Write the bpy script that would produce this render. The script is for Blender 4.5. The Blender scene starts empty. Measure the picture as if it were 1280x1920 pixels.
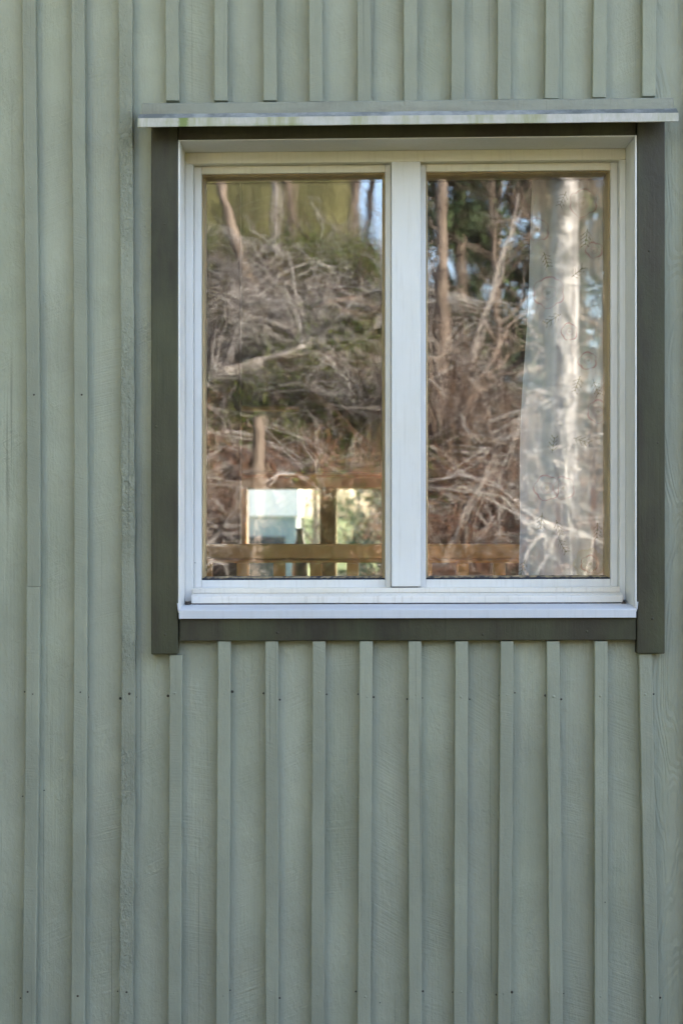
import bpy, bmesh, math, random
import numpy as np
from mathutils import Vector

R = math.radians
SC = bpy.context.scene
COL = SC.collection
random.seed(7)
rng = np.random.default_rng(11)

# ------------------------------------------------------------------ camera
EYE = 1.65
LENS = 50.0
K = 0.0014                                   # metres per photo pixel on the plane of the siding
D = 1920 * K * LENS / 36.0                   # camera to siding
cam = bpy.data.cameras.new('camera')
cam_o = bpy.data.objects.new('camera', cam)
COL.objects.link(cam_o)
cam.sensor_fit = 'VERTICAL'
cam.sensor_height = 36.0
cam.lens = LENS
cam.clip_end = 2000
cam_o.location = (0, -D, EYE)
cam_o.rotation_euler = (R(90), 0, 0)
cam.dof.use_dof = True
cam.dof.focus_distance = D
cam.dof.aperture_fstop = 3.8
SC.camera = cam_o

# ------------------------------------------------------------------ sky and sun
SUN_EL, SUN_ROT = R(33), R(48)
world = bpy.data.worlds.new('World')
SC.world = world
world.use_nodes = True
wn = world.node_tree
sky = wn.nodes.new('ShaderNodeTexSky')
sky.sky_type = 'NISHITA'
sky.sun_disc = False
sky.sun_elevation = SUN_EL
sky.sun_rotation = SUN_ROT
sky.dust_density = 2.8
sky.ozone_density = 0.2
sky.air_density = 0.9
wn.links.new(sky.outputs[0], wn.nodes['Background'].inputs[0])
wn.nodes['Background'].inputs[1].default_value = 0.15
sun = bpy.data.lights.new('sun', 'SUN')
sun.energy = 2.6
sun.angle = R(0.5)
sun.color = (1.0, 0.93, 0.82)
sun_o = bpy.data.objects.new('sun', sun)
COL.objects.link(sun_o)
sdir = Vector((math.cos(SUN_EL) * math.sin(SUN_ROT), math.cos(SUN_EL) * math.cos(SUN_ROT), math.sin(SUN_EL)))
sun_o.rotation_euler = sdir.to_track_quat('Z', 'Y').to_euler()
sun_o.location = (0, 0, 30)

vs = SC.view_settings
vs.view_transform = 'Standard'
vs.look = 'None'
vs.gamma = 1.0
vs.use_curve_mapping = False
vs.exposure = 3.3

SC.render.engine = 'CYCLES'
cy = SC.cycles
cy.use_denoising = True
cy.use_adaptive_sampling = False
cy.caustics_reflective = False
cy.caustics_refractive = False
world.cycles.sampling_method = 'MANUAL'
world.cycles.sample_map_resolution = 512
cy.max_bounces = 8
cy.diffuse_bounces = 4
cy.glossy_bounces = 4
cy.transmission_bounces = 4
cy.transparent_max_bounces = 16
cy.sample_clamp_indirect = 6.0


# ------------------------------------------------------------------ node helpers
class NT:
    def __init__(self, name):
        self.m = bpy.data.materials.new(name)
        self.m.use_nodes = True
        self.t = self.m.node_tree
        self.t.nodes.clear()
        self.out = self.t.nodes.new('ShaderNodeOutputMaterial')
        self._c = None

    def n(self, kind, ins=None, **props):
        nd = self.t.nodes.new('ShaderNode' + kind)
        for a, v in props.items():
            setattr(nd, a, v)
        for a, v in (ins or {}).items():
            s = nd.inputs[a]
            if isinstance(v, bpy.types.NodeSocket):
                self.t.links.new(v, s)
            else:
                s.default_value = v
        return nd

    def coord(self):
        """world position plus a random shift for each object, so alike pieces differ"""
        if self._c is None:
            g = self.n('NewGeometry')
            oi = self.n('ObjectInfo')
            sh = self.n('VectorMath', {0: (17.3, 5.1, 31.7)}, operation='SCALE')
            self.t.links.new(oi.outputs['Random'], sh.inputs['Scale'])
            ad = self.n('VectorMath', {0: g.outputs['Position'], 1: sh.outputs[0]}, operation='ADD')
            self._c = ad.outputs[0]
            self.rand = oi.outputs['Random']
        return self._c

    def mapped(self, scale, rot=(0, 0, 0), vec=None):
        return self.n('Mapping', {'Vector': vec or self.coord(), 'Scale': scale, 'Rotation': rot}).outputs[0]

    def noise(self, scale, detail=4, rough=0.55, vec=None, dist=0.0):
        return self.n('TexNoise', {'Vector': vec or self.coord(), 'Scale': scale, 'Detail': detail,
                                   'Roughness': rough, 'Distortion': dist}).outputs['Fac']

    def ramp(self, fac, lo, hi, a=0.0, b=1.0):
        return self.n('MapRange', {0: fac, 1: lo, 2: hi, 3: a, 4: b}).outputs[0]

    def math(self, op, a, b=0.0):
        return self.n('Math', {0: a, 1: b}, operation=op).outputs[0]

    def mix(self, fac, a, b, mode='MIX'):
        nd = self.n('Mix', data_type='RGBA', blend_type=mode)
        for i, v in ((0, fac), (6, a), (7, b)):
            s = nd.inputs[i]
            if isinstance(v, bpy.types.NodeSocket):
                self.t.links.new(v, s)
            else:
                s.default_value = v if i == 0 else (*v, 1.0)
        return nd.outputs[2]

    def bump(self, h, strength, dist, normal=None):
        ins = {'Height': h, 'Strength': strength, 'Distance': dist}
        if normal is not None:
            ins['Normal'] = normal
        return self.n('Bump', ins).outputs[0]

    def principled(self, color, rough, normal=None, spec=0.4, **kw):
        ins = {'Base Color': color if isinstance(color, bpy.types.NodeSocket) else (*color, 1.0),
               'Roughness': rough, 'Specular IOR Level': spec}
        if normal is not None:
            ins['Normal'] = normal
        ins.update(kw)
        p = self.n('BsdfPrincipled', ins)
        self.t.links.new(p.outputs[0], self.out.inputs[0])
        return p


def paint(name, col, rough=0.55, grain=0.5, pits=0.3, saw=0.5, contour=0.0, algae=0.0, specks=True, var=0.10, stain=0.0, pitscale=75):
    """outdoor paint on timber: wood relief under it, a little dirt and fading"""
    t = NT(name)
    t.coord()
    big = t.noise(2.2, 4, 0.6)
    mid = t.noise(14, 5, 0.65)
    strk = t.noise(1.0, 5, 0.6, t.mapped((38, 38, 1.6)))
    dk = tuple(c * (1 - var * 1.6) for c in col)
    lt = tuple(min(1, c * (1 + var)) for c in col)
    c = t.mix(t.ramp(big, 0.3, 0.7), dk, lt)
    c = t.mix(t.ramp(mid, 0.35, 0.75, 0, 0.45), c, tuple(x * 0.84 for x in col))
    c = t.mix(t.ramp(strk, 0.5, 0.8, 0, 0.35), c, tuple(x * 0.8 for x in col))
    cr = t.noise(1.0, 2, 0.5, t.mapped((130, 130, 0.9)), 0.3)
    crm = t.ramp(t.noise(2.6, 2, 0.5, t.mapped((2, 2, 0.6))), 0.45, 0.62)
    c = t.mix(t.math('MULTIPLY', t.ramp(cr, 0.655, 0.70), t.math('MULTIPLY', crm, 0.55)), c, tuple(x * 0.45 for x in col))
    if stain:
        st = t.noise(3.0, 5, 0.7, t.mapped((1.5, 1, 6)))
        c = t.mix(t.ramp(st, 0.5, 0.72, 0, stain), c, (0.16, 0.145, 0.12))
    if algae:
        al = t.noise(1.3, 5, 0.65, t.mapped((6, 6, 1.2)))
        c = t.mix(t.ramp(al, 0.42, 0.78, 0, algae), c, (0.15, 0.185, 0.075))
    if specks:
        v = t.n('TexVoronoi', {'Vector': t.coord(), 'Scale': 14.0, 'Randomness': 1.0})
        vr = t.n('SeparateColor', {0: v.outputs['Color']}).outputs[0]
        size = t.ramp(vr, 0.55, 1.0, 0.0, 0.033)
        sp = t.math('LESS_THAN', v.outputs['Distance'], size)
        c = t.mix(t.math('MULTIPLY', sp, 0.8), c, (0.035, 0.033, 0.025))
    hs = t.n('HueSaturation', {'Color': c, 'Value': t.ramp(t.rand, 0, 1, 0.93, 1.06)})
    c = hs.outputs[0]
    fine = t.noise(170, 3, 0.6)
    nrm = t.bump(fine, 0.35, 0.0012)
    if pits:
        pz = t.noise(pitscale, 4, 0.65, t.mapped((1, 1, 0.55)), 0.6)
        patch = t.ramp(t.noise(5, 2), 0.35, 0.62)
        nrm = t.bump(t.math('MULTIPLY', t.ramp(pz, 0.42, 0.72), t.ramp(patch, 0, 1, 0.25, 1)), pits, 0.006, nrm)
    if grain:
        gz = t.noise(1.0, 5, 0.6, t.mapped((150, 150, 3.5)), 0.4)
        gm = t.ramp(t.noise(3.1, 2, 0.5, t.mapped((3, 3, 0.7))), 0.38, 0.6)
        nrm = t.bump(t.math('MULTIPLY', gz, gm), grain, 0.006, nrm)
    if saw:
        ang = t.ramp(t.rand, 0, 1, -0.65, 0.65)
        rv = t.n('VectorRotate', {'Vector': t.coord(), 'Axis': (0, 1, 0), 'Angle': ang})
        sz = t.noise(1.0, 3, 0.55, t.mapped((9, 9, 210), vec=rv.outputs[0]), 0.15)
        sm = t.ramp(t.noise(4.3, 2), 0.46, 0.66)
        nrm = t.bump(t.math('MULTIPLY', t.ramp(sz, 0.35, 0.7), sm), saw, 0.004, nrm)
    if contour:
        w = t.noise(1.0, 2, 0.45, t.mapped((11, 11, 2.2)), 0.5)
        w = t.n('Math', {0: t.math('MULTIPLY', w, 17.0), 1: 0.5}, operation='PINGPONG').outputs[0]
        nrm = t.bump(w, contour, 0.006, nrm)
    t.principled(c, rough, nrm, 0.35)
    return t.m


def simple(name, col, rough=0.6, scale=20, var=0.2, bump=0.2, spec=0.3, metal=0.0):
    t = NT(name)
    a = t.noise(scale, 5, 0.6)
    c = t.mix(t.ramp(a, 0.3, 0.7), tuple(x * (1 - var) for x in col), tuple(min(1, x * (1 + var)) for x in col))
    t.principled(c, rough, t.bump(a, bump, 0.01), spec, Metallic=metal)
    return t.m


def wood(name, col, col2, rough=0.5, axis='x', scale=1.0):
    t = NT(name)
    sc_ = {'x': (1.2, 18, 18), 'z': (18, 18, 1.2), 'y': (18, 1.2, 18)}[axis]
    a = t.noise(scale * 1.5, 6, 0.6, t.mapped(sc_), 0.6)
    c = t.mix(t.ramp(a, 0.3, 0.72), col, col2)
    t.principled(c, rough, t.bump(a, 0.25, 0.004), 0.35)
    return t.m


SAGE_BOARD = (0.354, 0.366, 0.274)
SAGE_BATTEN = (0.278, 0.291, 0.216)
M_BOARD = paint('sage_board_paint', SAGE_BOARD, grain=0.38, pits=0.30, saw=0.28, algae=0.22, var=0.12)
M_BOARD_GRAIN = paint('sage_grain_board_paint', SAGE_BOARD, grain=0.5, pits=0.2, saw=0.0, contour=0.4, algae=0.20)
M_BATTEN = paint('sage_batten_paint', SAGE_BATTEN, grain=0.2, pits=0.18, saw=0.15, specks=True)
M_BATTEN_ROUGH = paint('sage_pitted_batten_paint', SAGE_BATTEN, grain=0.2, pits=0.75, saw=0.0, pitscale=125)
M_CASING = paint('dark_olive_paint', (0.046, 0.041, 0.025), grain=0.25, pits=0.16, saw=0.0, algae=0.28, specks=True, var=0.3)
M_HOODB = paint('weathered_sage_paint', (0.26, 0.27, 0.215), grain=0.3, pits=0.3, saw=0.0, stain=0.65, specks=False)
M_NAIL = simple('rusty_nail', (0.055, 0.045, 0.035), 0.7, 300, 0.4)


def white_paint(name, col=(0.70, 0.70, 0.67), dirt=0.35):
    t = NT(name)
    t.coord()
    a = t.noise(6, 5, 0.65)
    b = t.noise(1.0, 4, 0.6, t.mapped((60, 60, 4)))
    c = t.mix(t.ramp(a, 0.45, 0.8, 0, dirt), col, tuple(x * y for x, y in zip(col, (0.86, 0.82, 0.70))))
    st = t.noise(1.0, 5, 0.7, t.mapped((90, 90, 5)))
    c = t.mix(t.ramp(st, 0.52, 0.78, 0, dirt), c, tuple(x * y for x, y in zip(col, (0.62, 0.58, 0.50))))
    v = t.n('TexVoronoi', {'Vector': t.coord(), 'Scale': 22.0})
    vr = t.n('SeparateColor', {0: v.outputs['Color']}).outputs[0]
    sp = t.math('LESS_THAN', v.outputs['Distance'], t.ramp(vr, 0.86, 1.0, 0.0, 0.05))
    c = t.mix(t.math('MULTIPLY', sp, 0.75), c, (0.1, 0.09, 0.09))
    t.principled(c, 0.42, t.bump(b, 0.12, 0.002), 0.45)
    return t.m


M_WHITE = white_paint('white_window_paint')
M_WHITE_BOUNCE = white_paint('bounce_tinted_white_paint', (0.70, 0.67, 0.55), 0.35)  # warm bounce light at the window top, put into the paint colour
M_STEP = white_paint('aged_white_sill_paint', (0.72, 0.69, 0.62), 0.6)
M_FLASH = white_paint('white_sill_metal', (0.56, 0.58, 0.61), 0.25)
M_GASKET = simple('black_gasket', (0.02, 0.022, 0.03), 0.6, 200, 0.5)
M_DARK_GAP = simple('dark_gap_fill', (0.06, 0.05, 0.045), 0.9, 120, 0.5)  # near-black strips filling the gaps at the mullion foot and sill


def hood_metal():
    t = NT('lichen_stained_white_metal')
    t.coord()
    g = t.n('NewGeometry')
    z = t.n('SeparateXYZ', {0: g.outputs['Normal']}).outputs[2]
    a = t.noise(1.0, 6, 0.75, t.mapped((21, 21, 9)))
    b = t.noise(9, 5, 0.7)
    e = t.noise(1.0, 4, 0.7, t.mapped((17, 17, 3)))
    c = t.mix(t.ramp(a, 0.38, 0.7, 0.0, 0.75), (0.50, 0.48, 0.44), (0.30, 0.30, 0.20))
    c = t.mix(t.ramp(e, 0.50, 0.68, 0, 0.75), c, (0.26, 0.27, 0.11))
    ps = t.n('SeparateXYZ', {0: g.outputs['Position']})
    low = t.ramp(t.math('ADD', ps.outputs[2], t.math('MULTIPLY', b, 0.012)), 2.6500, 2.6400)
    lowx = t.ramp(t.noise(4.0, 3, 0.6), 0.42, 0.6)
    c = t.mix(t.math('MULTIPLY', t.math('MULTIPLY', low, lowx), 0.7), c, (0.17, 0.20, 0.06))
    dx = t.math('ABSOLUTE', t.math('SUBTRACT', ps.outputs[0], (346 - 640) * 0.00137))
    ms = t.ramp(t.math('ADD', dx, t.math('MULTIPLY', t.noise(70, 4, 0.7), 0.02)), 0.026, 0.018)
    c = t.mix(t.math('MULTIPLY', ms, 0.9), c, (0.15, 0.20, 0.035))
    top = t.ramp(z, 0.25, 0.5)
    tc = t.mix(t.ramp(b, 0.4, 0.6), (0.34, 0.35, 0.34), (0.14, 0.15, 0.145))
    c = t.mix(top, c, tc)
    t.principled(c, 0.5, t.bump(b, 0.2, 0.002), 0.4)
    return t.m


M_HOOD = hood_metal()

def bead_mat():
    t = NT('aged_glazing_bead')
    t.coord()
    a = t.noise(1.0, 5, 0.65, t.mapped((25, 25, 8)))
    c = t.mix(t.ramp(a, 0.35, 0.7), (0.46, 0.35, 0.18), (0.30, 0.23, 0.14))
    t.principled(c, 0.5, t.bump(a, 0.2, 0.002), 0.4)
    return t.m


M_BEAD = bead_mat()


def glass_mat():
    t = NT('window_glass')
    t.coord()
    wob = t.noise(3.0, 2, 0.5, t.mapped((1, 1, 1.7)))
    wob2 = t.noise(28, 2, 0.5)
    nrm = t.bump(wob, 1.0, 0.0007)
    nrm = t.bump(wob2, 1.0, 0.000008, nrm)
    lw = t.n('LayerWeight', {'Blend': 0.5}).outputs['Facing']
    f5 = t.math('POWER', lw, 5.0)
    fac = t.math('ADD', t.math('MULTIPLY', f5, 0.9), 0.066)
    tr = t.n('BsdfTransparent', {'Color': (0.994, 0.996, 0.994, 1)})
    gl = t.n('BsdfGlossy', {'Color': (1, 1, 1, 1), 'Roughness': 0.0, 'Normal': nrm})
    mx = t.n('MixShader', {0: fac, 1: tr.outputs[0], 2: gl.outputs[0]})
    film = t.noise(1.0, 5, 0.7, t.mapped((14, 14, 4)))
    df = t.n('BsdfDiffuse', {'Color': (0.6, 0.58, 0.52, 1)})
    m2 = t.n('MixShader', {0: t.ramp(film, 0.4, 0.8, 0.0, 0.010), 1: mx.outputs[0], 2: df.outputs[0]})
    t.t.links.new(m2.outputs[0], t.out.inputs[0])
    return t.m


M_GLASS = glass_mat()
M_PANEL = wood('brown_wall_panelling', (0.045, 0.024, 0.013), (0.07, 0.04, 0.02), 0.55, 'z')
M_CEIL = simple('ceiling_boards', (0.12, 0.08, 0.05), 0.6, 8, 0.1)
M_FLOOR = wood('floor_boards', (0.42, 0.28, 0.16), (0.52, 0.37, 0.22), 0.4, 'x')
M_RAIL = wood('orange_pine', (0.70, 0.32, 0.06), (0.80, 0.42, 0.10), 0.45, 'x')
M_BAL = wood('orange_pine_baluster', (0.70, 0.32, 0.06), (0.80, 0.42, 0.10), 0.45, 'z')
M_TAN = wood('tan_trim', (0.66, 0.50, 0.26), (0.76, 0.60, 0.34), 0.5, 'x')
M_ROOF = simple('roof_felt', (0.06, 0.06, 0.065), 0.8, 60, 0.3, 0.4)
M_INNER = simple('inner_reveal_paint', (0.6, 0.57, 0.5), 0.6, 8, 0.08)
M_STONE = simple('plinth_concrete', (0.28, 0.27, 0.25), 0.85, 12, 0.2, 0.4)


# ------------------------------------------------------------------ mesh helpers
def link(name, mesh, parent=None, mat=None):
    o = bpy.data.objects.new(name, mesh)
    COL.objects.link(o)
    if parent is not None:
        o.parent = parent
    if mat is not None:
        mesh.materials.append(mat)
    return o


def empty(name, loc=(0, 0, 0), parent=None):
    o = bpy.data.objects.new(name, None)
    COL.objects.link(o)
    o.location = loc
    o.empty_display_size = 0.1
    if parent is not None:
        o.parent = parent
    return o


def tag(o, label=None, cat=None, group=None, kind=None):
    for k_, v in (('label', label), ('category', cat), ('group', group), ('kind', kind)):
        if v:
            o[k_] = v
    return o


def P(px, py, y=0.0):
    """photo pixel seen at depth y -> point in the place (metres), used to size things"""
    s = K * (D + y) / D
    return (px - 640) * s, EYE + (960 - py) * s


def PX(px, y=0.0):
    return P(px, 960, y)[0]


def PZ(py, y=0.0):
    return P(640, py, y)[1]


WX0, WX1, WZ0 = PX(334), PX(1192), PZ(1160)


def warp(v):
    """the window was fitted a little out of level: its right side rises"""
    t = (v.z - WZ0) / 1.26
    v.z += (v.x - WX0) / (WX1 - WX0) * (0.0095 * t + 0.003)


def finish(bm, bevel=0.0, seg=2, wrp=False, smooth=False):
    if bevel:
        bmesh.ops.bevel(bm, geom=list(bm.edges), offset=bevel, segments=seg, affect='EDGES', profile=0.5)
    if wrp:
        for v in bm.verts:
            warp(v.co)
    bmesh.ops.recalc_face_normals(bm, faces=bm.faces)
    me = bpy.data.meshes.new('m')
    bm.to_mesh(me)
    bm.free()
    if smooth:
        me.polygons.foreach_set('use_smooth', [True] * len(me.polygons))
    return me


def add_box(bm, x0, x1, y0, y1, z0, z1):
    vs_ = [bm.verts.new(c) for c in ((x0, y0, z0), (x1, y0, z0), (x1, y1, z0), (x0, y1, z0), (x0, y0, z1), (x1, y0, z1), (x1, y1, z1), (x0, y1, z1))]
    for f in ((0, 3, 2, 1), (4, 5, 6, 7), (0, 1, 5, 4), (1, 2, 6, 5), (2, 3, 7, 6), (3, 0, 4, 7)):
        bm.faces.new([vs_[i] for i in f])
    return vs_


def box(name, x0, x1, y0, y1, z0, z1, mat, parent=None, bevel=0.002, wrp=False, seg=2):
    bm = bmesh.new()
    add_box(bm, min(x0, x1), max(x0, x1), min(y0, y1), max(y0, y1), min(z0, z1), max(z0, z1))
    return link(name, finish(bm, bevel, seg, wrp), parent, mat)


def profile_x(name, prof, x0, x1, mat, parent=None, wrp=False, bevel=0.0, nseg=1, jit=0.0):
    """closed (y,z) outline run along x"""
    bm = bmesh.new()
    rows = []
    for i in range(nseg + 1):
        x = x0 + (x1 - x0) * i / nseg
        rows.append([bm.verts.new((x, y, z + random.uniform(-jit, jit))) for y, z in prof])
    n = len(prof)
    for a, b in zip(rows, rows[1:]):
        for i in range(n):
            bm.faces.new((a[i], a[(i + 1) % n], b[(i + 1) % n], b[i]))
    bm.faces.new(rows[0])
    bm.faces.new(rows[-1][::-1])
    return link(name, finish(bm, bevel, 1, wrp), parent, mat)


def ring(name, x0, x1, z0, z1, prof, mat, parent=None, wrp=True):
    """a mitred frame: prof is a list of (inset, y) run round the rectangle"""
    bm = bmesh.new()
    loops = []
    for ins, y in prof:
        loops.append([bm.verts.new(c) for c in ((x0 + ins, y, z0 + ins), (x1 - ins, y, z0 + ins), (x1 - ins, y, z1 - ins), (x0 + ins, y, z1 - ins))])
    n = len(prof)
    for a in range(n):
        b = (a + 1) % n
        for i in range(4):
            j = (i + 1) % 4
            bm.faces.new((loops[a][i], loops[a][j], loops[b][j], loops[b][i]))
    return link(name, finish(bm, 0, 1, wrp), parent, mat)


def array_mesh(verts, faces, cols=None, smooth=False):
    """verts (n,3), faces (m,k) arrays -> mesh, fast"""
    me = bpy.data.meshes.new('m')
    n, (m, k) = len(verts), faces.shape
    me.vertices.add(n)
    me.vertices.foreach_set('co', np.ascontiguousarray(verts, dtype=np.float32).ravel())
    me.loops.add(m * k)
    me.loops.foreach_set('vertex_index', np.ascontiguousarray(faces, dtype=np.int32).ravel())
    me.polygons.add(m)
    me.polygons.foreach_set('loop_start', np.arange(0, m * k, k, dtype=np.int32))
    me.update(calc_edges=True)
    if cols is not None:
        a = me.attributes.new('tone', 'FLOAT_COLOR', 'POINT')
        a.data.foreach_set('color', np.ascontiguousarray(np.c_[cols, np.ones(n)], dtype=np.float32).ravel())
    if smooth:
        me.polygons.foreach_set('use_smooth', np.ones(m, dtype=bool))
    return me


def tube_arrays(pts, rad, sides=3):
    """pts (N,S,3), rad (N,S) -> verts, quad faces"""
    N, S, _ = pts.shape
    tan = np.gradient(pts, axis=1)
    tan /= np.linalg.norm(tan, axis=2, keepdims=True) + 1e-9
    ref = np.where(np.abs(tan[:, :, 2:3]) > 0.8, np.array([1.0, 0, 0]), np.array([0, 0, 1.0]))
    u = np.cross(tan, ref)
    u /= np.linalg.norm(u, axis=2, keepdims=True) + 1e-9
    w = np.cross(tan, u)
    ang = np.arange(sides) * 2 * np.pi / sides
    ca, sa = np.cos(ang), np.sin(ang)
    v = pts[:, :, None, :] + rad[:, :, None, None] * (u[:, :, None, :] * ca[None, None, :, None] + w[:, :, None, :] * sa[None, None, :, None])
    idx = np.arange(N * S * sides).reshape(N, S, sides)
    a = idx[:, :-1, :]
    b = idx[:, 1:, :]
    f = np.stack([a, np.roll(a, -1, 2), np.roll(b, -1, 2), b], -1).reshape(-1, 4)
    return v.reshape(-1, 3), f


def tubes(pts, rad, sides=3, cols=None, smooth=False):
    v, f = tube_arrays(pts, rad, sides)
    c = None
    if cols is not None:
        c = np.repeat(cols, pts.shape[1] * sides, axis=0)
    return array_mesh(v, f, c, smooth)


def tone_mat(name, rough=0.85, scale=30, trans=0.0, var=0.35):
    t = NT(name)
    at = t.n('Attribute', attribute_name='tone').outputs['Color']
    nz = t.noise(scale, 4, 0.6)
    c = t.mix(t.ramp(nz, 0.3, 0.7, 0, var), at, (0.03, 0.025, 0.02))
    p = t.principled(c, rough, None, 0.2)
    if trans:
        tl = t.n('BsdfTranslucent', {'Color': c})
        mx = t.n('MixShader', {0: trans, 1: p.outputs[0], 2: tl.outputs[0]})
        t.t.links.new(mx.outputs[0], t.out.inputs[0])
    return t.m


# ------------------------------------------------------------------ the house
house = tag(empty('wooden_house'), 'sage green board and batten house with a white two-light window in dark olive casing', 'house')
YB, YBAT, YCAS = 0.0, -0.026, -0.033          # fronts of boards, battens and casing
Z_LOW, Z_HIGH = 0.28, 4.8
HX0, HX1, HY1 = -3.3, 6.4, 5.7
XL, XR = PX(334, YCAS), PX(1192, YCAS)         # clear opening
ZT, ZB = PZ(262, YCAS), PZ(1146, YCAS)

# battens: left edge in the photo at heights py = 0, 740, 1250, 1920 and the batten width
BAT = [(40, 50, 50, 41), (133, 139.5, 139, 133), (222, 227, 229, 223), (309.5, None, 318, 315), (401, None, 408.5, 404.5), (492, None, 497, 498),
       (578, None, 586, 582.5), (668.5, None, 674, 669.5), (756, None, 765, 766), (846, None, 853, 850), (932, None, 938, 932), (1023, None, 1024, 1030),
       (1113, None, 1114, 1114), (1204, None, 1197, 1211)]
UP_END = {3: (311, 188), 4: (402, 188), 5: (494, 188), 6: (580, 190), 7: (670, 190), 8: (757, 189), 9: (845, 188), 10: (932, 186), 11: (1021, 184),
          12: (1110, 182), 13: (1203, 180)}
LOW_TOP = {3: 1228, 13: 1224}
pxs = [float(b[0]) for b in BAT]


def batten(points, z0, z1, wpx, mat, rough=0.0002):
    """a planed strip swept up the wall through (z, x) points, with slightly uneven edges"""
    zs = np.array([p[0] for p in points])
    xs = np.array([p[1] for p in points])
    order = np.argsort(zs)
    zs, xs = zs[order], xs[order]
    n = max(8, int((z1 - z0) / 0.055))
    zz = np.linspace(z0, z1, n)
    xc = np.interp(zz, zs, xs)
    xc = np.convolve(np.pad(xc, 6, mode='reflect', reflect_type='odd'), np.ones(13) / 13, 'valid') if n > 14 else xc
    w = wpx * K * (D + YBAT) / D
    wl = xc + rng.normal(0, rough, n)
    wr = xc + w + rng.normal(0, rough, n)
    yf = YBAT + np.convolve(rng.normal(0, 0.0012, n + 8), np.ones(9) / 9, 'valid')[:n]
    c = 0.0013
    bm = bmesh.new()
    rows = []
    for i in range(n):
        prof = ((wl[i], -0.0022), (wl[i], yf[i] + c), (wl[i] + c * 0.7, yf[i] + c * 0.25), (wl[i] + c * 1.7, yf[i]),
                (wr[i] - c * 1.7, yf[i]), (wr[i] - c * 0.7, yf[i] + c * 0.25), (wr[i], yf[i] + c), (wr[i], -0.0022))
        rows.append([bm.verts.new((x, y, zz[i])) for x, y in prof])
    for a, b in zip(rows, rows[1:]):
        for i in range(8):
            bm.faces.new((a[i], a[(i + 1) % 8], b[(i + 1) % 8], b[i]))
    bm.faces.new(rows[0])
    bm.faces.new(rows[-1][::-1])
    return link('batten', finish(bm), house, mat)


def nail_mesh(r, h, name):
    bm = bmesh.new()
    n = 9
    c = bm.verts.new((0, -h, 0))
    r1 = [bm.verts.new((math.cos(a) * r * 0.65, -h * 0.8, math.sin(a) * r * 0.65)) for a in np.arange(n) * 2 * math.pi / n]
    r2 = [bm.verts.new((math.cos(a) * r, 0.001, math.sin(a) * r)) for a in np.arange(n) * 2 * math.pi / n]
    for i in range(n):
        j = (i + 1) % n
        bm.faces.new((c, r1[i], r1[j]))
        bm.faces.new((r1[i], r2[i], r2[j], r1[j]))
    me = finish(bm, smooth=True)
    return me


N_PAINT = nail_mesh(0.0042, 0.0012, 'n')
N_PAINT.materials.append(M_BATTEN)
N_RUST = nail_mesh(0.0040, 0.0010, 'n')
N_RUST.materials.append(M_NAIL)


N_CASE = nail_mesh(0.0042, 0.0012, 'n')
N_CASE.materials.append(M_CASING)


def nail(parent, x, y, z, rusty, s=1.0):
    o = bpy.data.objects.new('nail', N_RUST if rusty else N_PAINT)
    COL.objects.link(o)
    o.parent = parent
    o.location = (x, y, z)
    o.scale = (s, s, s)
    o.rotation_euler = (0, random.uniform(0, 3), 0)
    return o


W = 25.0
edges_top = []
for i, b in enumerate(BAT):
    ctl = [(PZ(py, YBAT), PX(px, YBAT)) for py, px in zip((0, 740, 1250, 1920), b) if px is not None]
    mat = M_BATTEN_ROUGH if i == 2 else M_BATTEN
    if i < 3:
        top = (Z_HIGH, ctl[0][1])
        pts = ctl + [top, (Z_LOW, ctl[-1][1])]
        if i == 0:
            zj = PZ(1100, YBAT)
            lo = batten(pts, Z_LOW, zj - 0.0006, W, mat)
            up = batten([(z, x + 0.0008) for z, x in pts], zj + 0.0006, Z_HIGH, W, mat)
        else:
            lo = up = batten(pts, Z_LOW, Z_HIGH, W, mat, 0.0008 if i == 2 else 0.0002)
        for py in (352, 740):
            nail(up, PX(np.interp(py, (0, 740), (b[0], b[1])) + 13 + random.uniform(-2, 3), YBAT), YBAT, PZ(py, YBAT), i != 2 and py == 740, 0.75)
    else:
        ex, ey = UP_END[i]
        uz = [(PZ(0, YBAT), PX(b[0], YBAT)), (PZ(ey, YBAT), PX(ex, YBAT)), (Z_HIGH, PX(b[0], YBAT))]
        up = batten(uz, PZ(ey, YBAT), Z_HIGH, W, mat)
        pts = [c for c in ctl if c[0] < EYE] + [(Z_LOW, ctl[-1][1])]
        pts.append((PZ(1200, YBAT), pts[0][1]))
        lo = batten(pts, Z_LOW, PZ(LOW_TOP.get(i, 1202.5), YBAT), W - 1, mat)
    for py in (1303, 1863):
        xl = np.interp(py, (1250, 1920), (b[2], b[3]))
        nail(lo, PX(xl + 12 + random.uniform(-2, 3), YBAT), YBAT, PZ(py + random.uniform(-6, 6), YBAT), i < 3, random.uniform(0.7, 1.05))
        for sx in (-2.5, W + 2.0):
            if random.random() < 0.7:
                nail(lo, PX(xl + sx + random.uniform(-0.8, 0.8)), 0.0, PZ(py + random.uniform(-7, 9)), True, random.uniform(0.5, 1.1))

px = pxs[0]
extra_left, extra_right = [], []
while PX(px - 90) > HX0 + 0.05:
    px -= 90 + random.uniform(-2, 2)
    extra_left.append(px)
px = 1204.0
while PX(px + 84) < HX1 - 0.05:
    px += 84 if px == 1204.0 else 90 + random.uniform(-2, 2)
    extra_right.append(px)
for p_ in extra_left + extra_right:
    x_ = PX(p_, YBAT)
    batten([(Z_LOW, x_ + random.uniform(-0.004, 0.004)), (1.7, x_ + random.uniform(-0.004, 0.004)), (Z_HIGH, x_)], Z_LOW, Z_HIGH, W, M_BATTEN)

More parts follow.
